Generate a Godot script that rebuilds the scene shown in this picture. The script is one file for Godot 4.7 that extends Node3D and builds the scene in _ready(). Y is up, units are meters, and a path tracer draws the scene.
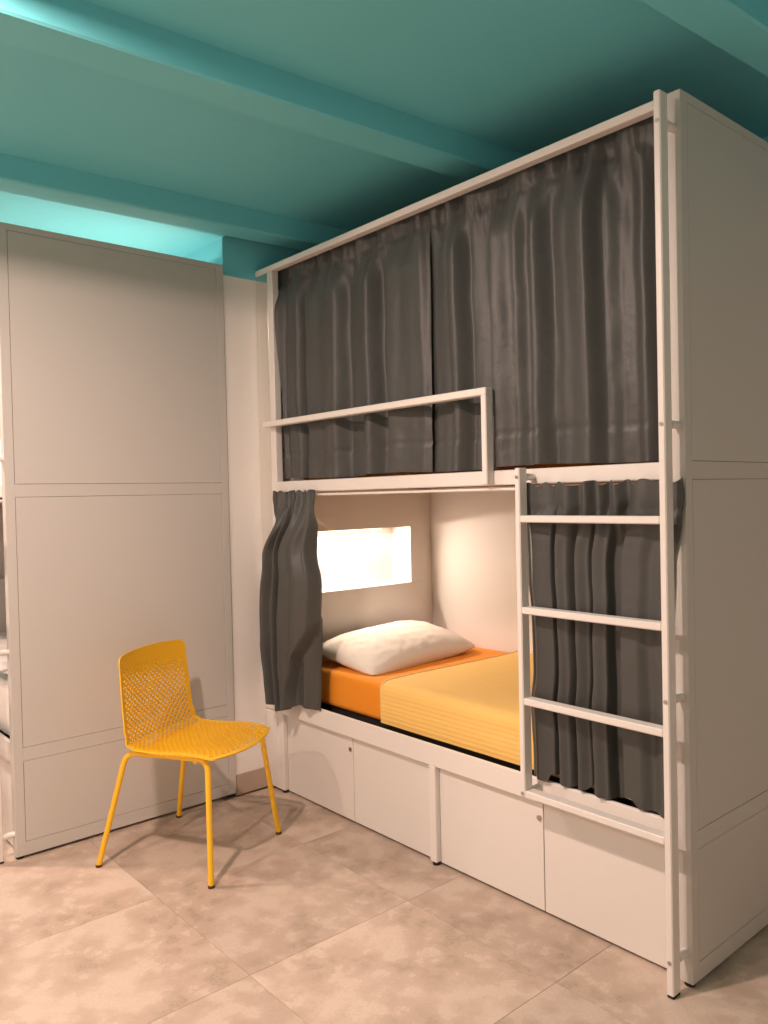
extends Node3D

var M := {}
var names := {}

# ------------------------------------------------------------------ helpers
func numbered(called: String) -> String:
	var n: int = names.get(called, -1) + 1
	names[called] = n
	return called if n == 0 else "%s_%03d" % [called, n]

func tag(o: Node, label: String, category: String, group := "") -> void:
	o.set_meta("label", label)
	o.set_meta("category", category)
	if group != "":
		o.set_meta("group", group)

func thing(called: String, label: String, category: String, at := Vector3.ZERO, turn := 0.0, group := "") -> Node3D:
	var o := Node3D.new()
	o.name = numbered(called)
	add_child(o)
	o.position = at
	o.rotation.y = turn
	tag(o, label, category, group)
	return o

func inst(called: String, mesh: Mesh, mat: Material, parent: Node, at := Vector3.ZERO) -> MeshInstance3D:
	var o := MeshInstance3D.new()
	o.name = called
	o.mesh = mesh
	o.material_override = mat
	o.cast_shadow = GeometryInstance3D.SHADOW_CASTING_SETTING_ON
	parent.add_child(o, true)
	o.position = at
	return o

func struct(called: String, mesh: Mesh, mat: Material, at := Vector3.ZERO) -> MeshInstance3D:
	var o := inst(called, mesh, mat, self, at)
	o.set_meta("kind", "structure")
	return o

class MB:
	var v := PackedVector3Array()
	var n := PackedVector3Array()
	var uv := PackedVector2Array()
	func tri(a: Vector3, b: Vector3, c: Vector3, na: Vector3, nb: Vector3, nc: Vector3, ua := Vector2.ZERO, ub := Vector2.ZERO, uc := Vector2.ZERO) -> void:
		if (b - a).cross(c - a).dot(na + nb + nc) > 0.0:
			v.append_array([a, c, b]); n.append_array([na, nc, nb]); uv.append_array([ua, uc, ub])
		else:
			v.append_array([a, b, c]); n.append_array([na, nb, nc]); uv.append_array([ua, ub, uc])
	func flat(a: Vector3, b: Vector3, c: Vector3, nn: Vector3) -> void:
		tri(a, b, c, nn, nn, nn)
	func quad(a: Vector3, b: Vector3, c: Vector3, d: Vector3, nn: Vector3) -> void:
		tri(a, b, c, nn, nn, nn); tri(a, c, d, nn, nn, nn)
	func squad(a: Vector3, b: Vector3, c: Vector3, d: Vector3, na: Vector3, nb: Vector3, nc: Vector3, nd: Vector3) -> void:
		tri(a, b, c, na, nb, nc); tri(a, c, d, na, nc, nd)
	func done() -> ArrayMesh:
		var arr := []
		arr.resize(Mesh.ARRAY_MAX)
		arr[Mesh.ARRAY_VERTEX] = v
		arr[Mesh.ARRAY_NORMAL] = n
		arr[Mesh.ARRAY_TEX_UV] = uv
		var m := ArrayMesh.new()
		m.add_surface_from_arrays(Mesh.PRIMITIVE_TRIANGLES, arr)
		return m

# chamfered box between two corners, added to a builder
func add_box(mb: MB, lo: Vector3, hi: Vector3, ch := 0.002) -> void:
	var c := (lo + hi) * 0.5
	var h := (hi - lo) * 0.5
	ch = minf(ch, minf(h.x, minf(h.y, h.z)) * 0.49)
	for ax in 3:
		var bx := (ax + 1) % 3
		var cx := (ax + 2) % 3
		for s in [-1.0, 1.0]:
			var nn := Vector3.ZERO
			nn[ax] = s
			var q := []
			for t in [[-1, -1], [1, -1], [1, 1], [-1, 1]]:
				var p := Vector3.ZERO
				p[ax] = s * h[ax]
				p[bx] = t[0] * (h[bx] - ch)
				p[cx] = t[1] * (h[cx] - ch)
				q.append(c + p)
			mb.quad(q[0], q[1], q[2], q[3], nn)
		# four edges parallel to ax
		for s in [-1.0, 1.0]:
			for t in [-1.0, 1.0]:
				var e := []
				for k in [[-1.0, 0], [1.0, 0], [1.0, 1], [-1.0, 1]]:
					var p := Vector3.ZERO
					p[ax] = k[0] * (h[ax] - ch)
					p[bx] = s * (h[bx] - (0.0 if k[1] == 0 else ch))
					p[cx] = t * (h[cx] - (ch if k[1] == 0 else 0.0))
					e.append(c + p)
				var nn := Vector3.ZERO
				nn[bx] = s; nn[cx] = t
				mb.quad(e[0], e[1], e[2], e[3], nn.normalized())
	for a in [-1.0, 1.0]:
		for b in [-1.0, 1.0]:
			for d in [-1.0, 1.0]:
				var s := Vector3(a, b, d)
				mb.flat(c + s * Vector3(h.x, h.y - ch, h.z - ch), c + s * Vector3(h.x - ch, h.y, h.z - ch), c + s * Vector3(h.x - ch, h.y - ch, h.z), s.normalized())

func box(lo: Vector3, hi: Vector3, ch := 0.002) -> ArrayMesh:
	var mb := MB.new()
	add_box(mb, lo, hi, ch)
	return mb.done()

# rounded box, for mattresses
func rbox(lo: Vector3, hi: Vector3, r: float, seg := 24) -> ArrayMesh:
	var mb := MB.new()
	var ilo := lo + Vector3.ONE * r
	var ihi := hi - Vector3.ONE * r
	for ax in 3:
		var bx := (ax + 1) % 3
		var cx := (ax + 2) % 3
		for s in [0, 1]:
			var g := []
			for i in seg + 1:
				var row := []
				for j in seg + 1:
					var p := Vector3.ZERO
					p[ax] = hi[ax] if s else lo[ax]
					# crowd samples towards the borders
					var fi := 0.5 - 0.5 * cos(PI * i / seg)
					var fj := 0.5 - 0.5 * cos(PI * j / seg)
					p[bx] = lerpf(lo[bx], hi[bx], fi)
					p[cx] = lerpf(lo[cx], hi[cx], fj)
					var q := p.clamp(ilo, ihi)
					var d := (p - q).normalized()
					row.append([q + d * r, d])
				g.append(row)
			for i in seg:
				for j in seg:
					mb.squad(g[i][j][0], g[i + 1][j][0], g[i + 1][j + 1][0], g[i][j + 1][0], g[i][j][1], g[i + 1][j][1], g[i + 1][j + 1][1], g[i][j + 1][1])
	return mb.done()

func add_tube(mb: MB, pts: Array, r: float, seg := 12, r_end := -1.0) -> void:
	if r_end < 0.0: r_end = r
	var rings := []
	var last_u := Vector3.ZERO
	for i in pts.size():
		var t: Vector3 = (pts[mini(i + 1, pts.size() - 1)] - pts[maxi(i - 1, 0)]).normalized()
		var u := last_u - t * last_u.dot(t)
		if u.length() < 0.1:
			u = t.cross(Vector3.UP if absf(t.y) < 0.9 else Vector3.RIGHT)
		u = u.normalized()
		last_u = u
		var w := t.cross(u).normalized()
		var rr := lerpf(r, r_end, float(i) / (pts.size() - 1))
		var ring := []
		for k in seg + 1:
			var a := TAU * k / seg
			var d := u * cos(a) + w * sin(a)
			ring.append([pts[i] + d * rr, d])
		rings.append(ring)
	for i in pts.size() - 1:
		for k in seg:
			mb.squad(rings[i][k][0], rings[i + 1][k][0], rings[i + 1][k + 1][0], rings[i][k + 1][0], rings[i][k][1], rings[i + 1][k][1], rings[i + 1][k + 1][1], rings[i][k + 1][1])
	for e in [0, pts.size() - 1]:
		var out: Vector3 = (pts[e] - pts[1 if e == 0 else e - 1]).normalized()
		for k in seg:
			mb.flat(pts[e], rings[e][k][0], rings[e][k + 1][0], out)

func tube(pts: Array, r: float, seg := 12) -> ArrayMesh:
	var mb := MB.new()
	add_tube(mb, pts, r, seg)
	return mb.done()

# round the corners of a polyline
func rounded_path(pts: Array, rad: float, steps := 8) -> Array:
	var out := [pts[0]]
	for i in range(1, pts.size() - 1):
		var p: Vector3 = pts[i]
		var a: Vector3 = p + (pts[i - 1] - p).normalized() * rad
		var b: Vector3 = p + (pts[i + 1] - p).normalized() * rad
		for k in steps + 1:
			var t := float(k) / steps
			out.append(a.lerp(p, t).lerp(p.lerp(b, t), t))
	out.append(pts[-1])
	return out

func lathe(profile: Array, seg := 32) -> ArrayMesh:
	var mb := MB.new()
	for i in profile.size() - 1:
		var a: Vector2 = profile[i]
		var b: Vector2 = profile[i + 1]
		var d := (b - a).normalized()
		var nr := Vector2(d.y, -d.x)
		for k in seg:
			var c0 := Vector3(cos(TAU * k / seg), 0, sin(TAU * k / seg))
			var c1 := Vector3(cos(TAU * (k + 1) / seg), 0, sin(TAU * (k + 1) / seg))
			var n0 := c0 * nr.x + Vector3.UP * nr.y
			var n1 := c1 * nr.x + Vector3.UP * nr.y
			mb.squad(c0 * a.x + Vector3.UP * a.y, c0 * b.x + Vector3.UP * b.y, c1 * b.x + Vector3.UP * b.y, c1 * a.x + Vector3.UP * a.y, n0, n0, n1, n1)
	return mb.done()

# cloth: fn(u, v) -> Vector3 sampled on a grid, given a thickness
func sheet(fn: Callable, nx: int, ny: int, th: float) -> ArrayMesh:
	var P := []
	for j in ny + 1:
		var row := PackedVector3Array()
		for i in nx + 1:
			row.append(fn.call(float(i) / nx, float(j) / ny))
		P.append(row)
	var F := []
	var B := []
	var N := []
	for j in ny + 1:
		var nr := PackedVector3Array()
		var fr := PackedVector3Array()
		var br := PackedVector3Array()
		for i in nx + 1:
			var du: Vector3 = P[j][mini(i + 1, nx)] - P[j][maxi(i - 1, 0)]
			var dv: Vector3 = P[mini(j + 1, ny)][i] - P[maxi(j - 1, 0)][i]
			var nn := dv.cross(du).normalized()
			nr.append(nn)
			fr.append(P[j][i] + nn * th * 0.5)
			br.append(P[j][i] - nn * th * 0.5)
		N.append(nr); F.append(fr); B.append(br)
	var mb := MB.new()
	for j in ny:
		for i in nx:
			mb.squad(F[j][i], F[j][i + 1], F[j + 1][i + 1], F[j + 1][i], N[j][i], N[j][i + 1], N[j + 1][i + 1], N[j + 1][i])
			mb.squad(B[j][i], B[j][i + 1], B[j + 1][i + 1], B[j + 1][i], -N[j][i], -N[j][i + 1], -N[j + 1][i + 1], -N[j + 1][i])
	for i in nx:
		for j in [0, ny]:
			var o: Vector3 = (P[j][i] - P[1 if j == 0 else ny - 1][i]).normalized()
			mb.quad(F[j][i], F[j][i + 1], B[j][i + 1], B[j][i], o)
	for j in ny:
		for i in [0, nx]:
			var o: Vector3 = (P[j][i] - P[j][1 if i == 0 else nx - 1]).normalized()
			mb.quad(F[j][i], F[j + 1][i], B[j + 1][i], B[j][i], o)
	return mb.done()

func knot(x: float, kn: Array) -> float:
	if x <= kn[0][0]: return kn[0][1]
	for i in kn.size() - 1:
		var a: Array = kn[i]
		var b: Array = kn[i + 1]
		if x <= b[0]:
			var t: float = (x - a[0]) / (b[0] - a[0])
			t = t * t * (3.0 - 2.0 * t)
			return lerpf(a[1], b[1], t)
	return kn[-1][1]

func mat(color: Color, rough := 0.6, metal := 0.0) -> StandardMaterial3D:
	var m := StandardMaterial3D.new()
	m.albedo_color = color
	m.roughness = rough
	m.metallic = metal
	return m

func noise(seed_: int, freq: float, oct := 4) -> FastNoiseLite:
	var n := FastNoiseLite.new()
	n.seed = seed_
	n.noise_type = FastNoiseLite.TYPE_SIMPLEX_SMOOTH
	n.frequency = freq
	n.fractal_octaves = oct
	return n

# grain as a tiling normal map: image of noise turned into a normal map
func grain_normal(seed_: int, freq: float, strength: float) -> ImageTexture:
	var nz := noise(seed_, freq, 3)
	var im := nz.get_seamless_image(256, 256)
	im.bump_map_to_normal_map(strength)
	return ImageTexture.create_from_image(im)

func tile_texture(seed_: int, tone: float) -> ImageTexture:
	# stone-look porcelain: soft clouds, paler islands and a few speckled grey patches
	var big := noise(seed_, 0.0045, 2)
	var mid := noise(seed_ + 11, 0.014, 4)
	var fine := noise(seed_ + 23, 0.13, 3)
	var sz := 384
	var im := Image.create(sz, sz, false, Image.FORMAT_RGB8)
	var beige := Color(0.735, 0.655, 0.590)
	var pale := Color(0.800, 0.730, 0.668)
	var grey := Color(0.600, 0.540, 0.470)
	for y in sz:
		for x in sz:
			var b := big.get_noise_2d(x, y)
			var m := mid.get_noise_2d(x, y)
			var f := fine.get_noise_2d(x, y)
			var c := beige.lerp(pale, smoothstep(-0.3, 0.5, 0.6 * m + 0.7 * b))
			var island := smoothstep(0.16, 0.30, m + 0.35 * b + 0.12 * f)
			c = c.lerp(pale, 0.7 * island)
			var patch := smoothstep(0.05, 0.45, -b) * smoothstep(-0.05, 0.35, -m)
			c = c.lerp(grey, patch * (0.35 + 0.65 * smoothstep(0.0, 0.35, f)) * 0.75)
			var k := tone * (1.0 + 0.03 * f)
			im.set_pixel(x, y, Color(c.r * k, c.g * k, c.b * k))
	return ImageTexture.create_from_image(im)

# ------------------------------------------------------------------ materials
func materials() -> void:
	M.white = mat(Color(0.905, 0.89, 0.87), 0.42)
	M.white.normal_enabled = true
	M.white.normal_texture = grain_normal(3, 0.09, 1.0)
	M.white.normal_scale = 0.05
	M.white.uv1_triplanar = true
	M.white.uv1_scale = Vector3.ONE * 3.0
	M.laminate = mat(Color(0.795, 0.785, 0.765), 0.5)
	M.laminate.normal_enabled = true
	M.laminate.normal_texture = M.white.normal_texture
	M.laminate.normal_scale = 0.08
	M.laminate.uv1_triplanar = true
	M.laminate.uv1_scale = Vector3.ONE * 2.0
	M.door = M.laminate.duplicate()
	M.door.albedo_color = Color(0.885, 0.87, 0.85)
	M.black_rubber = mat(Color(0.12, 0.11, 0.10), 0.8)
	M.shade_dark_bed_base = mat(Color(0.13, 0.115, 0.105), 0.75)  # near-black colour paints in the shade between bottom rail and mattress
	M.strip = mat(Color(0.93, 0.92, 0.90), 0.10, 0.95)
	M.steel = mat(Color(0.72, 0.71, 0.69), 0.28, 0.9)
	M.wall = mat(Color(0.965, 0.95, 0.93), 0.75)
	M.wall.normal_enabled = true
	M.wall.normal_texture = grain_normal(8, 0.05, 2.0)
	M.wall.normal_scale = 0.06
	M.wall.uv1_triplanar = true
	M.wall.uv1_scale = Vector3.ONE * 1.5
	M.teal = mat(Color(0.455, 0.835, 0.885), 0.5)
	M.teal.normal_enabled = true
	M.teal.normal_texture = M.wall.normal_texture
	M.teal.normal_scale = 0.06
	M.teal.uv1_triplanar = true
	M.teal.uv1_scale = Vector3.ONE * 1.2
	M.curtain = mat(Color(0.285, 0.290, 0.283), 0.48)
	M.curtain.rim_enabled = true
	M.curtain.rim = 0.15
	M.curtain.normal_enabled = true
	M.curtain.normal_texture = grain_normal(21, 0.03, 3.0)
	M.curtain.normal_scale = 0.25
	M.curtain.uv1_triplanar = true
	M.curtain.uv1_scale = Vector3.ONE * 2.5
	M.wood = mat(Color(0.42, 0.27, 0.16), 0.7)
	M.orange = mat(Color(0.93, 0.575, 0.12), 0.85)
	M.orange.rim_enabled = true
	M.orange.rim = 0.3
	M.yellow_cloth = mat(Color(0.96, 0.79, 0.45), 0.85)
	M.yellow_cloth.rim_enabled = true
	M.yellow_cloth.rim = 0.3
	M.hem = mat(Color(0.94, 0.80, 0.53), 0.85)
	M.pillow = mat(Color(0.90, 0.875, 0.83), 0.9)
	M.pillow.normal_enabled = true
	M.pillow.normal_texture = M.curtain.normal_texture
	M.pillow.normal_scale = 0.2
	M.pillow.uv1_triplanar = true
	M.pillow.uv1_scale = Vector3.ONE * 5.0
	M.duvet = mat(Color(0.90, 0.88, 0.86), 0.9)
	M.chair = mat(Color(0.965, 0.755, 0.16), 0.38)
	M.cap = mat(Color(0.30, 0.19, 0.08), 0.6)
	M.grout = mat(Color(0.78, 0.70, 0.63), 0.9)
	M.led = mat(Color(1, 0.95, 0.85), 0.5)
	M.led.emission_enabled = true
	M.led.emission = Color(1.0, 0.905, 0.79)
	M.led.emission_energy_multiplier = 2.0
	M.globe = mat(Color(1, 0.96, 0.9), 0.4)
	M.globe.emission_enabled = true
	M.globe.emission = Color(1.0, 0.872, 0.808)
	M.globe.emission_energy_multiplier = 3.0
	M.plate = mat(Color(0.88, 0.86, 0.83), 0.35)
	var tones := [1.0, 0.97, 1.03, 0.985, 1.015, 0.955]
	M.tiles = []
	for k in 6:
		var m := mat(Color.WHITE, 0.58)
		m.albedo_texture = tile_texture(100 + 37 * k, tones[k])
		m.normal_enabled = true
		m.normal_texture = M.wall.normal_texture
		m.normal_scale = 0.10
		M.tiles.append(m)

# ------------------------------------------------------------------ lamps
const WARM := Color(1.0, 0.862, 0.80)

func ceiling_lamp(at: Vector3, energy: float, label: String) -> void:
	# flat square panel fitting on the ceiling, soft light downwards
	var t := thing("ceiling_lamp", label, "lamp", at, 0.0, "flat panel ceiling lamps along the aisle")
	var w := 0.055
	inst("housing", box(Vector3(-w - 0.012, -0.026, -w - 0.012), Vector3(w + 0.012, 0.0, w + 0.012), 0.004), M.white, t)
	inst("diffuser", box(Vector3(-w, -0.030, -w), Vector3(w, -0.0255, w), 0.001), M.globe, t)
	var l := AreaLight3D.new()
	l.name = "lamp_light"
	l.area_size = Vector2(2.0 * w, 2.0 * w)
	l.light_color = WARM
	l.light_energy = energy
	l.area_range = 12.0
	l.area_attenuation = 2.0
	l.shadow_enabled = true
	t.add_child(l, true)
	l.position = Vector3(0, -0.033, 0)
	l.rotation.x = -PI / 2.0

# ------------------------------------------------------------------ bunk bed (local frame: left front bottom corner at the origin, front faces +z)
const L := 2.1
const H := 2.387
const D := 0.94

func end_frame(b: Node3D, x0: float, x1: float) -> void:
	var e := Node3D.new()
	e.name = "end_panel"
	b.add_child(e, true)
	for z in [[-0.035, 0.0], [-D, -D + 0.035]]:
		inst("post", box(Vector3(x0, 0.012, z[0]), Vector3(x1, H, z[1]), 0.0012), M.laminate, e)
	for y in [[0.012, 0.062], [0.369, 0.419], [1.366, 1.414], [2.362, H]]:
		inst("crossbar", box(Vector3(x0, y[0], -D + 0.0345), Vector3(x1 - 0.0002, y[1], -0.0345), 0.0003), M.laminate, e)
	for y in [[0.062, 0.369], [0.419, 1.366], [1.414, 2.362]]:
		inst("panel", box(Vector3(x0 + 0.004, y[0] + 0.0014, -D + 0.0364), Vector3(x1 - 0.0006, y[1] - 0.0014, -0.0364), 0.0004), M.laminate, e)
	for z in [-0.018, -D + 0.018]:
		inst("foot", tube([Vector3((x0 + x1) / 2, 0.0, z), Vector3((x0 + x1) / 2, 0.013, z)], 0.014), M.black_rubber, e)

func make_bunk(label: String, at: Vector3, reading_light: bool, upper_light: bool) -> Node3D:
	var b := thing("bunk_bed", label, "bunk bed", at)
	end_frame(b, 2.062, L)
	# left end: post, hollow head wall with a lit niche, polished filler strip
	inst("post", box(Vector3(0.100, 0.012, -0.035), Vector3(0.142, 2.3608, 0.0), 0.003), M.white, b)
	inst("base_filler", box(Vector3(0.002, 0.012, -0.03), Vector3(0.0995, 0.362, 0.0), 0.003), M.white, b)
	inst("filler_strip", box(Vector3(0.002, 0.363, -0.012), Vector3(0.0985, 2.36, -0.003), 0.002), M.strip, b)
	inst("cable_plate", box(Vector3(0.014, 0.372, -0.003), Vector3(0.092, 0.452, 0.004), 0.002), M.plate, b)
	inst("foot", tube([Vector3(0.126, 0.0, -0.018), Vector3(0.126, 0.013, -0.018)], 0.014), M.black_rubber, b)
	inst("foot", tube([Vector3(0.04, 0.0, -0.016), Vector3(0.04, 0.013, -0.016)], 0.012), M.black_rubber, b)
	var hp := MB.new()
	var hx := 0.195
	var za := -0.76
	var zb := -0.16
	var ya := 0.90
	var yb := 1.182
	add_box(hp, Vector3(0.02, 0.03, -0.904), Vector3(hx, ya, -0.09), 0.001)
	add_box(hp, Vector3(0.02, yb, -0.904), Vector3(hx, 2.34, -0.115), 0.001)
	add_box(hp, Vector3(0.02, ya, -0.904), Vector3(hx, yb, za), 0.0)
	add_box(hp, Vector3(0.02, ya, zb), Vector3(hx, yb, -0.09), 0.0)
	add_box(hp, Vector3(0.02, ya, za), Vector3(0.052, yb, zb), 0.0)
	inst("head_panel", hp.done(), M.door, b)
	inst("niche_led_strip", box(Vector3(0.056, yb - 0.014, za + 0.09), Vector3(0.076, yb - 0.0015, zb - 0.02), 0.002), M.led if reading_light else M.white, b)
	if reading_light:
		var l := AreaLight3D.new()
		l.name = "niche_light"
		l.area_size = Vector2(zb - za - 0.11, 0.02)
		l.light_color = Color(1.0, 0.90, 0.82)
		l.light_energy = 0.60
		l.area_range = 6.0
		l.area_attenuation = 2.0
		l.shadow_enabled = true
		b.add_child(l, true)
		l.position = Vector3(0.075, yb - 0.016, (za + zb) / 2 + 0.035)
		l.basis = Basis.looking_at(Vector3(0.75, -1, 0).normalized(), Vector3(1, 0.75, 0))  # strip runs along z
	# back panel and cross members
	inst("back_panel", box(Vector3(0.02, 0.03, -D), Vector3(2.062, H, -0.905), 0.002), M.door, b)
	inst("top_rail", box(Vector3(0.002, 2.361, -0.035), Vector3(2.0625, H, 0.0), 0.003), M.white, b)
	inst("middle_rail", box(Vector3(0.1415, 1.366, -0.035), Vector3(2.0625, 1.414, 0.0), 0.003), M.white, b)
	inst("bottom_rail", box(Vector3(0.1415, 0.362, -0.014), Vector3(2.0625, 0.440, 0.0), 0.003), M.white, b)
	inst("bed_deck", box(Vector3(0.196, 1.372, -0.904), Vector3(2.061, 1.400, -0.036), 0.001), M.wood, b)
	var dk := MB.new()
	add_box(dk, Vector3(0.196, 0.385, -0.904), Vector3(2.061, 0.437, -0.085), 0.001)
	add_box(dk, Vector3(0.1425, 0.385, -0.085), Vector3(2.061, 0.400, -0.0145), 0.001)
	inst("shade_dark_bed_base", dk.done(), M.shade_dark_bed_base, b)  # deck and front lip, coloured dark to stand for the gap's shade
	inst("middle_post", box(Vector3(1.090, 0.012, -0.030), Vector3(1.124, 0.3625, 0.0), 0.003), M.white, b)
	inst("foot", tube([Vector3(1.107, 0.0, -0.015), Vector3(1.107, 0.013, -0.015)], 0.013), M.black_rubber, b)
	# storage doors with their locks
	var spans := [[0.145, 0.6225], [0.6255, 1.0885], [1.1255, 1.590], [1.593, 2.059]]
	for k in 4:
		var dr := inst("storage_door", box(Vector3(spans[k][0], 0.010, -0.042), Vector3(spans[k][1], 0.360, -0.022), 0.0015), M.door, b)
		if k % 2 == 0:
			var x: float = spans[k][1] - 0.014
			inst("lock", tube([Vector3(x, 0.305, -0.0225), Vector3(x, 0.305, -0.0175)], 0.0085, 20), M.steel, dr)
	inst("storage_carcass", box(Vector3(0.153, 0.030, -0.90), Vector3(2.061, 0.380, -0.050), 0.001), M.door, b)
	# curtain rods
	inst("curtain_rod", tube([Vector3(0.143, 1.352, 0.0), Vector3(2.06, 1.352, 0.0)], 0.005), M.white, b)
	inst("curtain_rod", tube([Vector3(0.20, 2.346, -0.088), Vector3(2.061, 2.346, -0.088)], 0.006), M.white, b)
	# guard rail of the upper bunk
	var g := Node3D.new()
	g.name = "guard_rail"
	b.add_child(g, true)
	inst("rail", box(Vector3(0.092, 1.660, 0.001), Vector3(1.434, 1.685, 0.036), 0.003), M.white, g)
	inst("upright", box(Vector3(1.411, 1.368, 0.001), Vector3(1.434, 1.661, 0.036), 0.003), M.white, g)
	# ladder
	var ld := Node3D.new()
	ld.name = "ladder"
	b.add_child(ld, true)
	inst("stile", box(Vector3(2.067, 0.006, 0.040), Vector3(2.087, 2.368, 0.078), 0.003), M.white, ld)
	inst("stile", box(Vector3(1.583, 0.402, 0.040), Vector3(1.602, 1.416, 0.078), 0.003), M.white, ld)
	for y in [1.249, 0.969, 0.689, 0.403]:
		inst("rung", box(Vector3(1.6015, y, 0.040), Vector3(2.0675, y + 0.021, 0.0775), 0.003), M.white, ld)
	for y in [2.29, 1.51, 0.785, 0.095]:
		inst("standoff", tube([Vector3(2.079, y, 0.0), Vector3(2.079, y, 0.041)], 0.011, 16), M.white, ld)
		inst("screw", tube([Vector3(2.077, y, 0.0775), Vector3(2.077, y, 0.0805)], 0.0055, 12), M.steel, ld)
	for y in [1.388, 0.414]:
		inst("standoff", tube([Vector3(1.5925, y, 0.0), Vector3(1.5925, y, 0.041)], 0.011, 16), M.white, ld)
		inst("screw", tube([Vector3(1.5925, y, 0.0775), Vector3(1.5925, y, 0.0805)], 0.0055, 12), M.steel, ld)
	inst("stile_foot", box(Vector3(2.068, 0.0, 0.041), Vector3(2.086, 0.0065, 0.077), 0.001), M.black_rubber, ld)
	if upper_light:
		var w := Node3D.new()
		w.name = "reading_lamp"
		b.add_child(w, true)
		w.position = Vector3(2.058, 1.98, -0.55)
		inst("bracket", box(Vector3(-0.012, -0.03, -0.03), Vector3(0.002, 0.03, 0.03), 0.003), M.white, w)
		inst("arm", tube([Vector3(-0.01, 0, 0), Vector3(-0.09, 0, 0)], 0.008), M.white, w)
		var prof := []
		for k in 13:
			var a := PI * k / 12.0
			prof.append(Vector2(0.05 * sin(a), -0.05 * cos(a)))
		inst("lamp_globe", lathe(prof), M.globe, w, Vector3(-0.13, 0, 0))
		var l2 := OmniLight3D.new()
		l2.name = "reading_light"
		l2.light_color = Color(1.0, 0.93, 0.86)
		l2.light_energy = 0.19
		l2.light_size = 0.05
		l2.omni_range = 8.0
		l2.omni_attenuation = 2.0
		l2.shadow_enabled = true
		w.add_child(l2, true)
		l2.position = Vector3(-0.13, 0, 0)
	return b

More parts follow.
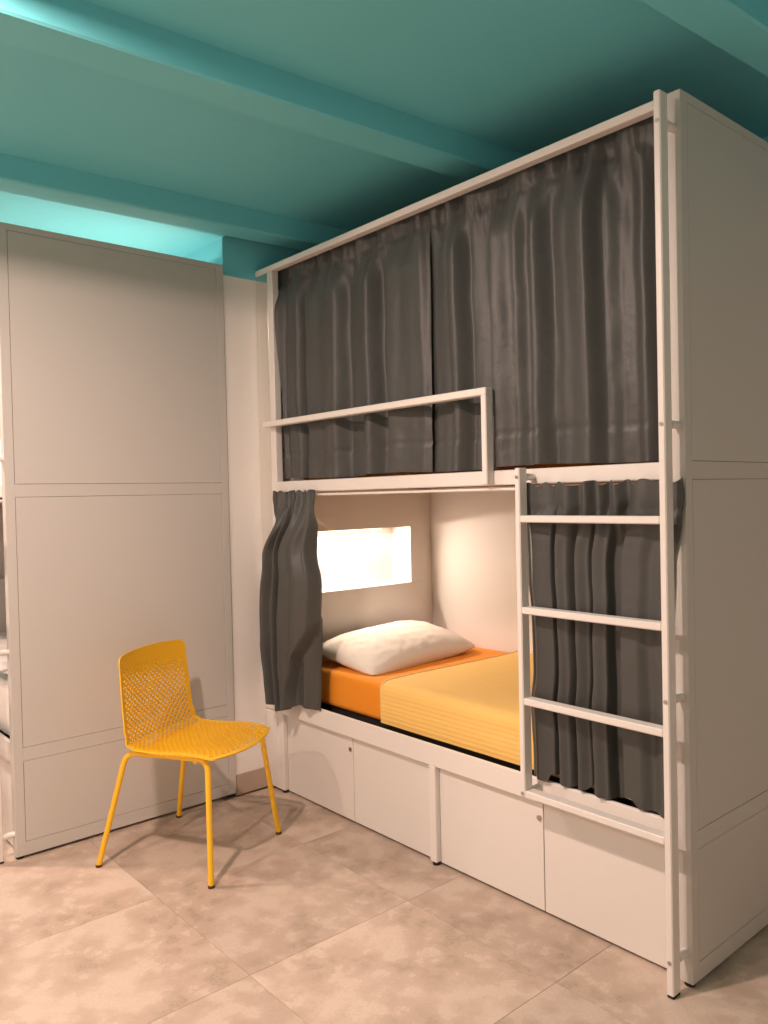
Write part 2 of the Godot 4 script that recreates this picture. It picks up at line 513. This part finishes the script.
# ------------------------------------------------------------------ curtains
func curtains() -> void:
	var wr := noise(5, 1.6, 3)
	var crumple := noise(9, 7.0, 2)
	var grp := "charcoal curtains of the bunk"
	# upper left
	var kl := [[0.146, -0.014], [0.19, -0.040], [0.245, -0.020], [0.285, -0.026], [0.345, -0.074], [0.360, -0.070], [0.378, -0.020], [0.46, -0.030], [0.56, -0.020], [0.62, -0.056], [0.70, -0.058], [0.737, -0.032], [0.774, -0.020], [0.83, -0.058], [0.884, -0.070], [0.905, -0.017], [0.99, -0.030], [1.06, -0.032], [1.10, -0.044]]
	var kr := [[1.02, -0.058], [1.09, -0.054], [1.13, -0.044], [1.20, -0.034], [1.250, -0.018], [1.30, -0.050], [1.375, -0.062], [1.400, -0.050], [1.425, -0.018], [1.50, -0.034], [1.545, -0.050], [1.595, -0.018], [1.650, -0.046], [1.700, -0.036], [1.785, -0.014], [1.83, -0.046], [1.88, -0.058], [1.91, -0.060], [1.95, -0.044], [1.99, -0.062], [2.05, -0.06]]
	var upper := func(u: float, v: float, x0: float, x1: float, kn: Array) -> Vector3:
		var x := lerpf(knot(v, [[0.0, 0.080], [0.05, 0.095], [0.13, 0.146], [1.0, 0.178]]) if x0 < 0.5 else x0, x1, u)
		var yb := 1.424 + 0.004 * sin(x * 9.0)
		var y := lerpf(2.380 + 0.003 * sin(x * 46.0 + 2.0 * sin(x * 13.0)), yb, v)
		var shift := 0.018 * wr.get_noise_2d(x * 0.7, y * 0.8) * v
		var fold := -0.052 + (knot(x + shift, kn) + 0.045) * 1.55
		fold += 0.008 * wr.get_noise_2d(x * 3.0, y * 0.9) + 0.003 * crumple.get_noise_2d(x * 1.2, y) * smoothstep(0.6, 1.0, v)
		var ruff := -0.056 + 0.014 * sin(x * 52.0 + 3.0 * sin(x * 11.0)) + 0.008 * wr.get_noise_2d(x * 14.0, y * 3.0)
		var k := smoothstep(0.02, 0.22, v)
		var z := lerpf(ruff, fold, k)
		# pinched line of the heading tape, 6 cm below the top edge
		z -= 0.006 * exp(-pow((v - 0.075) / 0.012, 2.0)) * (0.5 + 0.5 * sin(x * 62.0))
		# bottom hem, turned up and stitched
		if y < yb + 0.105: z += 0.0016
		z -= 0.003 * exp(-pow((y - yb - 0.107) / 0.004, 2.0))
		z = clampf(z, lerpf(-0.078, -0.108, k), lerpf(-0.039, 0.0, smoothstep(0.04, 0.12, v)))
		return Vector3(x, y, minf(z, -0.039) if x < 0.146 else z)
	var c1 := inst(numbered("curtain"), sheet(func(u, v): return upper.call(u, v, 0.146, 1.10, kl), 260, 90, 0.0022), M.curtain, self)
	tag(c1, "charcoal curtain panel of the upper bunk, behind the white guard rail", "curtain", grp)
	var c2 := inst(numbered("curtain"), sheet(func(u, v): return upper.call(u, v, 1.035, 2.050, kr), 260, 90, 0.0022), M.curtain, self)
	tag(c2, "charcoal curtain panel of the upper bunk, beside the tall ladder stile", "curtain", grp)
	# lower left, drawn aside and bunched
	var xl := [[0.0, 0.160], [0.06, 0.162], [0.14, 0.145], [0.30, 0.075], [0.52, 0.030], [0.75, 0.032], [0.90, 0.050], [1.0, 0.062]]
	var xr := [[0.0, 0.470], [0.10, 0.462], [0.25, 0.448], [0.42, 0.485], [0.65, 0.470], [0.85, 0.455], [1.0, 0.445]]
	var kb := [[0.0, -0.022], [0.12, 0.0], [0.24, 0.022], [0.30, 0.030], [0.36, 0.008], [0.41, 0.002], [0.45, 0.026], [0.50, -0.006], [0.53, -0.010], [0.57, 0.026], [0.70, 0.020], [0.82, 0.024], [0.93, 0.010], [1.0, -0.020]]
	var bunched := func(u: float, v: float) -> Vector3:
		var a := knot(v, xl)
		var c := knot(v, xr)
		var x := lerpf(a, c, u)
		var yb := 0.448 - 0.036 * exp(-pow((u - 0.46) / 0.16, 2.0)) - 0.012 * smoothstep(0.7, 0.95, u) + 0.015 * smoothstep(0.2, 0.0, u)
		if u > 0.24 and u < 0.27: yb += 0.02
		var y := lerpf(1.366 + 0.008 * sin(u * 34.0 + 2.0 * sin(u * 9.0)), yb, v)
		var base := knot(v, [[0.0, 0.018], [0.1, 0.028], [0.35, 0.052], [0.7, 0.056], [1.0, 0.050]])
		var uu := u + 0.035 * sin(v * 3.0) * (1.0 - u)
		var fold := knot(uu, kb)
		# right hand edge folds back below the middle
		var diag := smoothstep(0.0, 0.05, u - lerpf(1.05, 0.60, smoothstep(0.45, 0.98, v)))
		fold -= 0.030 * diag
		fold += 0.004 * wr.get_noise_2d(u * 2.0 + 7.0, y * 0.8) + 0.001 * crumple.get_noise_2d(x, y)
		var ruff := 0.008 + 0.010 * sin(u * 40.0 + 2.5 * sin(u * 12.0)) + 0.004 * wr.get_noise_2d(u * 9.0, y * 6.0)
		var k := smoothstep(0.03, 0.22, v)
		return Vector3(x, y, maxf(base + lerpf(ruff, fold * 1.9, k), 0.006))
	var c3 := inst(numbered("curtain"), sheet(bunched, 130, 100, 0.0022), M.curtain, self)
	tag(c3, "charcoal curtain of the lower bunk drawn aside in a bunch by the wall", "curtain", grp)
	# lower right, hanging behind the ladder
	var kd := [[1.560, 0.000], [1.590, 0.014], [1.620, 0.030], [1.684, 0.024], [1.699, -0.006], [1.712, 0.030], [1.742, 0.022], [1.772, -0.008], [1.786, 0.029], [1.823, 0.016], [1.839, -0.004], [1.851, 0.031], [1.889, 0.020], [1.902, -0.010], [1.938, -0.012], [1.952, 0.028], [2.000, 0.026], [2.040, 0.012], [2.075, 0.018], [2.110, 0.006]]
	var dl := [[0.0, 1.572], [0.3, 1.572], [0.42, 1.584], [0.62, 1.582], [0.78, 1.562], [1.0, 1.560]]
	var drr := [[0.0, 2.104], [0.05, 2.108], [0.12, 2.094], [0.25, 2.068], [0.5, 2.056], [1.0, 2.050]]
	var ladder_side := func(u: float, v: float) -> Vector3:
		var a := knot(v, dl)
		var c := knot(v, drr)
		var x := lerpf(a, c, u)
		var xref := lerpf(1.575, 2.105, u)
		var yb := knot(xref, [[1.575, 0.446], [1.655, 0.444], [1.675, 0.472], [1.70, 0.470], [1.72, 0.446], [1.80, 0.452], [1.83, 0.472], [1.86, 0.446], [1.905, 0.444], [1.935, 0.474], [1.97, 0.470], [2.00, 0.448], [2.105, 0.447]])
		var y := lerpf(1.364 + 0.007 * sin(xref * 88.0 + 2.0 * sin(xref * 23.0)), yb, v)
		var fold := knot(xref + 0.012 * wr.get_noise_2d(xref, y * 0.9), kd)
		fold = 0.012 + (fold - 0.012) * lerpf(0.9, 1.4, v) + 0.005 * wr.get_noise_2d(xref * 3.0, y)
		var ruff := 0.0225 + 0.014 * sin(xref * 82.0 + 3.0 * sin(xref * 17.0))
		var z := lerpf(ruff, fold, smoothstep(0.03, 0.20, v))
		z -= 0.022 * smoothstep(0.45, 1.0, v) * (1.0 - smoothstep(0.85, 1.0, u))
		z -= 0.005 * exp(-pow((v - 0.085) / 0.012, 2.0)) * (0.5 + 0.5 * sin(xref * 82.0))
		var floor_z := 0.003 if x > 2.05 else -0.040
		return Vector3(x, y, clampf(z, floor_z, 0.0375))
	var c4 := inst(numbered("curtain"), sheet(ladder_side, 220, 90, 0.0022), M.curtain, self)
	tag(c4, "gathered charcoal curtain of the lower bunk hanging behind the ladder rungs", "curtain", grp)

# ------------------------------------------------------------------ bedding
func pillow_mesh(a: float, c: float, h: float, low: float) -> ArrayMesh:
	var mb := MB.new()
	var n := 40
	var nz := noise(31, 3.0, 2)
	var rows := []
	for s in [1.0, -1.0]:
		var g := []
		for i in n + 1:
			var row := PackedVector3Array()
			for j in n + 1:
				var u := -cos(PI * i / n)
				var w := -cos(PI * j / n)
				var full := pow(maxf((1.0 - pow(absf(u), 2.2)) * (1.0 - pow(absf(w), 2.6)), 0.0), 0.48)
				var x := a * u * (1.0 - 0.06 * (1.0 - w * w) * absf(u) - 0.08 * pow(absf(w), 8.0))
				var z := c * w * (1.0 - 0.04 * (1.0 - u * u) * absf(w) - 0.04 * pow(absf(u), 8.0))
				var y := (h if s > 0 else -low) * full
				y += 0.006 * nz.get_noise_2d(u * 1.2 + s, w * 1.5) * full
				row.append(Vector3(x, y, z))
			g.append(row)
		rows.append(g)
	for s in 2:
		var g: Array = rows[s]
		var nn := []
		for i in n + 1:
			var r := PackedVector3Array()
			for j in n + 1:
				var du: Vector3 = g[mini(i + 1, n)][j] - g[maxi(i - 1, 0)][j]
				var dw: Vector3 = g[i][mini(j + 1, n)] - g[i][maxi(j - 1, 0)]
				var q := dw.cross(du).normalized()
				r.append(q if (q.y > 0) == (s == 0) else -q)
			nn.append(r)
		for i in n:
			for j in n:
				mb.squad(g[i][j], g[i + 1][j], g[i + 1][j + 1], g[i][j + 1], nn[i][j], nn[i + 1][j], nn[i + 1][j + 1], nn[i][j + 1])
	return mb.done()

func bedding() -> void:
	var mt := thing("mattress", "mattress in an orange fitted sheet on the lower bunk", "mattress", Vector3(0, 0.437, 0))
	inst("sheeted_body", rbox(Vector3(0.198, 0.0, -0.902), Vector3(2.058, 0.155, -0.064), 0.022), M.orange, mt)
	# quilted blanket over the foot two thirds
	var wr := noise(44, 2.2, 3)
	var top := 0.597
	var prof := [[-0.900, top], [-0.098, top], [-0.078, top - 0.004], [-0.064, top - 0.014], [-0.058, top - 0.030], [-0.056, 0.500], [-0.057, 0.441]]
	var lens := [0.0]
	for k in prof.size() - 1:
		lens.append(lens[k] + Vector2(prof[k][0], prof[k][1]).distance_to(Vector2(prof[k + 1][0], prof[k + 1][1])))
	var total: float = lens[-1]
	var fn := func(u: float, v: float) -> Vector3:
		var s := v * total
		var k := 0
		while k < prof.size() - 2 and s > lens[k + 1]: k += 1
		var t: float = (s - lens[k]) / (lens[k + 1] - lens[k])
		var p := Vector2(prof[k][0], prof[k][1]).lerp(Vector2(prof[k + 1][0], prof[k + 1][1]), t)
		var d := Vector2(prof[k + 1][0] - prof[k][0], prof[k + 1][1] - prof[k][1]).normalized()
		var nn := Vector2(-d.y, d.x)
		var x := lerpf(0.768 + 0.006 * sin(s * 8.0), 2.052, u)
		var rib := absf(sin(PI * s / 0.0165))
		var off := 0.0016 * sqrt(rib) + 0.0022 * (1.0 + wr.get_noise_2d(x * 2.0, s * 3.0))
		p += nn * off
		return Vector3(x, p.y, p.x)
	var bl := thing("blanket", "yellow ribbed quilt spread over the foot end of the lower bunk", "blanket", Vector3.ZERO)
	inst("quilt", sheet(fn, 36, 340, 0.004), M.yellow_cloth, bl)
	var hem := []
	for k in 90:
		var p: Vector3 = fn.call(0.0, float(k) / 89.0)
		hem.append(p + Vector3(0, 0.002, 0.001))
	inst("hem", tube(hem, 0.0042, 8), M.hem, bl)
	# pillow
	var p := thing("pillow", "plump white pillow under the lit niche of the lower bunk", "pillow", Vector3(0.425, 0.64, -0.445))
	p.rotation = Vector3(deg_to_rad(2.0), deg_to_rad(3.0), deg_to_rad(-9.0))
	inst("pillow_case", pillow_mesh(0.215, 0.345, 0.088, 0.062), M.pillow, p)
	# upper bunk bedding, its edge shows under the curtains
	var um := thing("mattress", "mattress in an orange sheet on the upper bunk behind the curtains", "mattress", Vector3(0, 1.40, 0))
	inst("sheeted_body", rbox(Vector3(0.198, 0.0, -0.902), Vector3(2.058, 0.16, -0.125), 0.022, 12), M.orange, um)

# ------------------------------------------------------------------ chair
func chair_shell() -> ArrayMesh:
	var prof := [Vector2(-0.186, 0.768), Vector2(-0.180, 0.690), Vector2(-0.172, 0.600), Vector2(-0.162, 0.500), Vector2(-0.142, 0.446), Vector2(-0.090, 0.425), Vector2(0.0, 0.424), Vector2(0.12, 0.433), Vector2(0.20, 0.437), Vector2(0.236, 0.431)]
	var curve := Curve2D.new()
	for i in prof.size():
		var a: Vector2 = prof[maxi(i - 1, 0)]
		var c: Vector2 = prof[mini(i + 1, prof.size() - 1)]
		var t := (c - a) / 6.0
		curve.add_point(prof[i], -t, t)
	var total := curve.get_baked_length()
	var half := [[0.0, 0.194], [0.03, 0.198], [0.3, 0.204], [0.5, 0.212], [0.8, 0.213], [0.95, 0.208], [1.0, 0.200]]
	var pos := func(u: float, v: float) -> Vector3:
		var p := curve.sample_baked(v * total)
		var w := knot(v, half)
		var back := 1.0 - smoothstep(0.40, 0.55, v)
		var f := p.x + 0.026 * u * u * back + 0.040 * (1.0 - u * u) * smoothstep(0.75, 1.0, v)
		var y := p.y + 0.012 * u * u * (1.0 - back) * (1.0 - smoothstep(0.8, 1.0, v)) + 0.010 * (1.0 - u * u) * (1.0 - smoothstep(0.0, 0.12, v)) - 0.006 * (1.0 - u * u) * smoothstep(0.85, 1.0, v)
		# rounded outer corners of the backrest
		var cy := smoothstep(0.88, 1.0, absf(u)) * (1.0 - smoothstep(0.0, 0.04, v))
		y -= 0.007 * cy
		return Vector3(f, y, u * w)
	var NI := 32
	var NJ := 62
	var th := 0.005
	var fcache := {}
	var point := func(fi: float, fj: float) -> Array:
		var key := Vector2i(roundi(fi * 200.0), roundi(fj * 200.0))
		if fcache.has(key): return fcache[key]
		var u := fi / NI * 2.0 - 1.0
		var v := fj / NJ
		var e := 0.004
		var p: Vector3 = pos.call(u, v)
		var du: Vector3 = pos.call(minf(u + e, 1.0), v) - pos.call(maxf(u - e, -1.0), v)
		var dv: Vector3 = pos.call(u, minf(v + e, 1.0)) - pos.call(u, maxf(v - e, 0.0))
		var nn := du.cross(dv).normalized()
		var r := [p + nn * th * 0.5, p - nn * th * 0.5, nn]
		fcache[key] = r
		return r
	var hole := func(i: int, j: int) -> float:
		if (i + j) % 2 != 0 or i < 2 or i > NI - 2 or j < 2 or j > NJ - 2: return 0.0
		var k := lerpf(0.70, 0.80, smoothstep(0.45, 0.65, float(j) / NJ))
		# the top of the backrest closes up
		k *= smoothstep(2.0, 14.0, float(j) + 4.0 * (float(i) / NI))
		return k if k > 0.12 else 0.0
	var mb := MB.new()
	for i in NI:
		for j in NJ:
			var cs := [Vector2i(i, j), Vector2i(i + 1, j), Vector2i(i + 1, j + 1), Vector2i(i, j + 1)]
			var poly := []
			var walls := []
			var solid := 0
			for q in 4:
				var c: Vector2i = cs[q]
				var k: float = hole.call(c.x, c.y)
				if k > 0.0:
					var to_prev := Vector2(cs[(q + 3) % 4] - c) * k + Vector2(c)
					var to_next := Vector2(cs[(q + 1) % 4] - c) * k + Vector2(c)
					var pa: Array = point.call(to_prev.x, to_prev.y)
					var pb: Array = point.call(to_next.x, to_next.y)
					poly.append(pa); poly.append(pb)
					var mid: Array = point.call(float(c.x), float(c.y))
					walls.append([pa, pb, mid])
				else:
					solid = poly.size()
					poly.append(point.call(float(c.x), float(c.y)))
			var m := poly.size()
			for t in range(1, m - 1):
				var a: Array = poly[solid]
				var b: Array = poly[(solid + t) % m]
				var c: Array = poly[(solid + t + 1) % m]
				mb.tri(a[0], b[0], c[0], a[2], b[2], c[2])
				mb.tri(a[1], b[1], c[1], -a[2], -b[2], -c[2])
			for w in walls:
				var o: Vector3 = (w[2][0] - (w[0][0] + w[1][0]) * 0.5).normalized()
				mb.quad(w[0][0], w[1][0], w[1][1], w[0][1], o)
			for q in 4:
				var a: Vector2i = cs[q]
				var b: Vector2i = cs[(q + 1) % 4]
				if (a.x == b.x and (a.x == 0 or a.x == NI)) or (a.y == b.y and (a.y == 0 or a.y == NJ)):
					var pa: Array = point.call(float(a.x), float(a.y))
					var pb: Array = point.call(float(b.x), float(b.y))
					var inner: Array = point.call(clampf(a.x, 2, NI - 2), clampf(a.y, 2, NJ - 2))
					mb.quad(pa[0], pb[0], pb[1], pa[1], (pa[0] - inner[0]).normalized())
	return mb.done()

func chair() -> void:
	var ch := thing("side_chair", "yellow perforated plastic chair with yellow tube legs on the stone tiles", "chair", Vector3(0.377, 0, 0.576), deg_to_rad(27.12))
	inst("seat_shell", chair_shell(), M.chair, ch)
	for s in [-1.0, 1.0]:
		var rear := rounded_path([Vector3(-0.242, 0.006, 0.239 * s), Vector3(-0.150, 0.414, 0.182 * s), Vector3(0.03, 0.415, 0.168 * s)], 0.045, 10)
		var front := rounded_path([Vector3(0.243, 0.006, 0.233 * s), Vector3(0.205, 0.422, 0.180 * s), Vector3(0.03, 0.415, 0.168 * s)], 0.045, 10)
		for pth in [rear, front]:
			var lg := inst("leg", tube(pth, 0.0105, 16), M.chair, ch)
			var foot: Vector3 = pth[0]
			inst("foot_cap", tube([foot + Vector3(0, -0.006, 0), foot + Vector3(0, 0.004, 0)], 0.0115, 14), M.cap, lg)
	for x in [-0.08, 0.15]:
		inst("cross_tube", tube([Vector3(x, 0.411, -0.18), Vector3(x, 0.411, 0.18)], 0.009, 12), M.chair, ch)

# ------------------------------------------------------------------ second bunk's bedding
func far_bedding(off: Vector3) -> void:
	var nz := noise(70, 3.0, 3)
	for lev in [[0.437, 0.155, "lower"], [1.40, 0.16, "upper"]]:
		var m := thing("mattress", "white mattress on the %s level of the second bunk, at the photo's edge" % lev[2], "mattress", off + Vector3(0, lev[0], 0))
		inst("sheeted_body", rbox(Vector3(0.198, 0.0, -0.902), Vector3(2.056, lev[1], -0.064), 0.022, 12), M.duvet, m)
		var y0: float = lev[0] + lev[1]
		var fn := func(u: float, v: float) -> Vector3:
			var x := lerpf(0.75, 2.052, u)
			var z := lerpf(-0.895, -0.044, minf(v / 0.95, 1.0))
			var drop := smoothstep(0.93, 0.97, v)
			return Vector3(x, lerpf(0.028 + 0.016 * nz.get_noise_2d(x * 2.0, z * 2.0), lerpf(0.0, -0.168, (v - 0.93) / 0.07), drop), minf(z, -0.046) + 0.006 * nz.get_noise_2d(x * 4.0, v * 9.0) * drop)
		var d := thing("duvet", "rumpled white duvet on the %s level of the second bunk" % lev[2], "duvet", off + Vector3(0, y0, 0))
		inst("cover", sheet(fn, 50, 60, 0.014), M.duvet, d)

# ------------------------------------------------------------------ room
func room() -> void:
	# floor slab and stone tiles
	var fl := struct("floor", box(Vector3(-3.4, -0.25, -1.2), Vector3(4.9, -0.0105, 4.7), 0.0), M.grout)
	var tile := MB.new()
	add_box(tile, Vector3(-0.2995, -0.0105, -0.2995), Vector3(0.2995, 0.0, 0.2995), 0.0005)
	for k in tile.uv.size():
		tile.uv[k] = Vector2(tile.v[k].x / 0.6 + 0.5, tile.v[k].z / 0.6 + 0.5)
	var tm := tile.done()
	var rng := RandomNumberGenerator.new()
	rng.seed = 12
	for i in range(-6, 8):
		for j in range(-2, 8):
			var x := 0.33 + 0.6 * i
			var z := 0.54 + 0.6 * j
			if x < 0.0 and z < 0.1 or z > 4.5: continue
			var t := inst("tile", tm, M.tiles[rng.randi() % 6], fl, Vector3(x, 0, z))
			t.rotation.y = PI * 0.5 * (rng.randi() % 4)
	# walls: white below, teal from 2.345 m
	var wy := 2.345
	var ct := 2.592
	var walls := {
		"wall_left": [Vector3(-3.3, 0, -1.1), Vector3(0.0, 0, 0.165)],
		"wall_back": [Vector3(0.0, 0, -1.1), Vector3(4.8, 0, -0.955)],
		"wall_right": [Vector3(4.65, 0, -0.955), Vector3(4.8, 0, 4.6)],
		"wall_front": [Vector3(-3.3, 0, 4.45), Vector3(4.65, 0, 4.6)],
		"wall_far_left": [Vector3(-3.3, 0, 0.165), Vector3(-3.15, 0, 4.45)]}
	for k in walls:
		var lo: Vector3 = walls[k][0]
		var hi: Vector3 = walls[k][1]
		var w := struct(k, box(lo, Vector3(hi.x, wy, hi.z), 0.0), M.wall)
		inst("upper_band", box(Vector3(lo.x, wy, lo.z), Vector3(hi.x, ct + 0.05, hi.z), 0.0), M.teal, w)
	struct("ceiling", box(Vector3(-3.4, ct, -1.2), Vector3(4.9, ct + 0.2, 4.7), 0.0), M.teal)
	# the ceiling beams run nearly along z, slightly askew
	var sk := -0.062
	var idx := 1
	for xw in [[1.183, 0.135, 2.5], [0.133, 0.128, 2.5], [2.208, 0.122, 2.5], [3.26, 0.13, 2.5], [4.30, 0.13, 2.5], [-0.93, 0.13, 2.48], [-1.98, 0.13, 2.48], [-2.95, 0.13, 2.48]]:
		var bm := box(Vector3(-xw[1] / 2, xw[2], -1.0), Vector3(xw[1] / 2, ct + 0.02, 4.55), 0.006)
		var o := struct("ceiling_beam_%d" % idx, bm, M.teal, Vector3(xw[0], 0, 0))
		o.rotation.y = atan(sk)
		idx += 1
	# lower ceiling over the second bunk, between the wall and the second beam
	var low := MB.new()
	var p := func(x: float, y: float, z: float) -> Vector3: return Vector3(x, y, z)
	var xa := 0.075 - 0.165 * 0.062
	var xb := 0.075 - 4.45 * 0.062
	var corners := [Vector2(-3.15, 0.165), Vector2(xa, 0.165), Vector2(xb, 4.45), Vector2(-3.15, 4.45)]
	var y0 := 2.512
	var q0: Array = corners.map(func(c): return Vector3(c.x, y0, c.y))
	var q1: Array = corners.map(func(c): return Vector3(c.x, ct, c.y))
	low.quad(q0[0], q0[1], q0[2], q0[3], Vector3.DOWN)
	low.quad(q1[0], q1[1], q1[2], q1[3], Vector3.UP)
	for k in 4:
		var mid: Vector3 = (q0[k] + q0[(k + 1) % 4]) * 0.5 - Vector3(-1.6, y0, 2.3)
		low.quad(q0[k], q0[(k + 1) % 4], q1[(k + 1) % 4], q1[k], Vector3(mid.x, 0, mid.z).normalized())
	struct("ceiling_low", low.done(), M.teal)
	# tile baseboard and corner bead on the bit of wall between the bunks
	struct("baseboard_left", box(Vector3(0.0, 0.0, 0.002), Vector3(0.008, 0.092, 0.1645), 0.001), M.tiles[3])
	struct("trim_1", box(Vector3(-0.004, 0.0, 0.1645), Vector3(0.0012, wy, 0.1675), 0.0004), M.plate)

func _ready() -> void:
	materials()
	# camera
	var cam := Camera3D.new()
	cam.name = "camera"
	cam.fov = 65.47
	cam.near = 0.05
	cam.far = 50.0
	cam.position = Vector3(3.173, 1.3382, 1.9762)
	cam.rotation = Vector3(-0.0197, 0.8602, -0.0223)
	add_child(cam)
	cam.current = true
	# environment: a closed room, light comes from its lamps and one added fill lamp
	var we := WorldEnvironment.new()
	we.name = "environment"
	var env := Environment.new()
	env.background_mode = Environment.BG_COLOR
	env.background_color = Color(0.02, 0.02, 0.02)
	env.tonemap_mode = Environment.TONE_MAPPER_LINEAR
	env.tonemap_exposure = 1.0
	env.sdfgi_enabled = true
	env.ssao_enabled = true
	env.ssil_enabled = true
	we.environment = env
	add_child(we)
	# two lamps of the room along the aisle, then an added unseen fill lamp
	ceiling_lamp(Vector3(1.40, 2.592, 1.72), 5.9, "flat square ceiling lamp nearest the middle of the aisle")
	ceiling_lamp(Vector3(-0.55, 2.512, 1.72), 3.9, "flat square ceiling lamp in front of the second bunk")
	ceiling_lamp(Vector3(1.30, 2.592, 3.75), 5.0, "added fill lamp behind the camera, unseen, for more ceiling bounce")
	room()
	make_bunk("white steel bunk bed with ladder, curtains and a lit niche", Vector3.ZERO, true, false)
	var off := Vector3(-2.092, 0, 1.11)
	make_bunk("white bunk bed whose panelled end stands behind the yellow chair", off, false, true)
	bedding()
	curtains()
	chair()
	far_bedding(off)
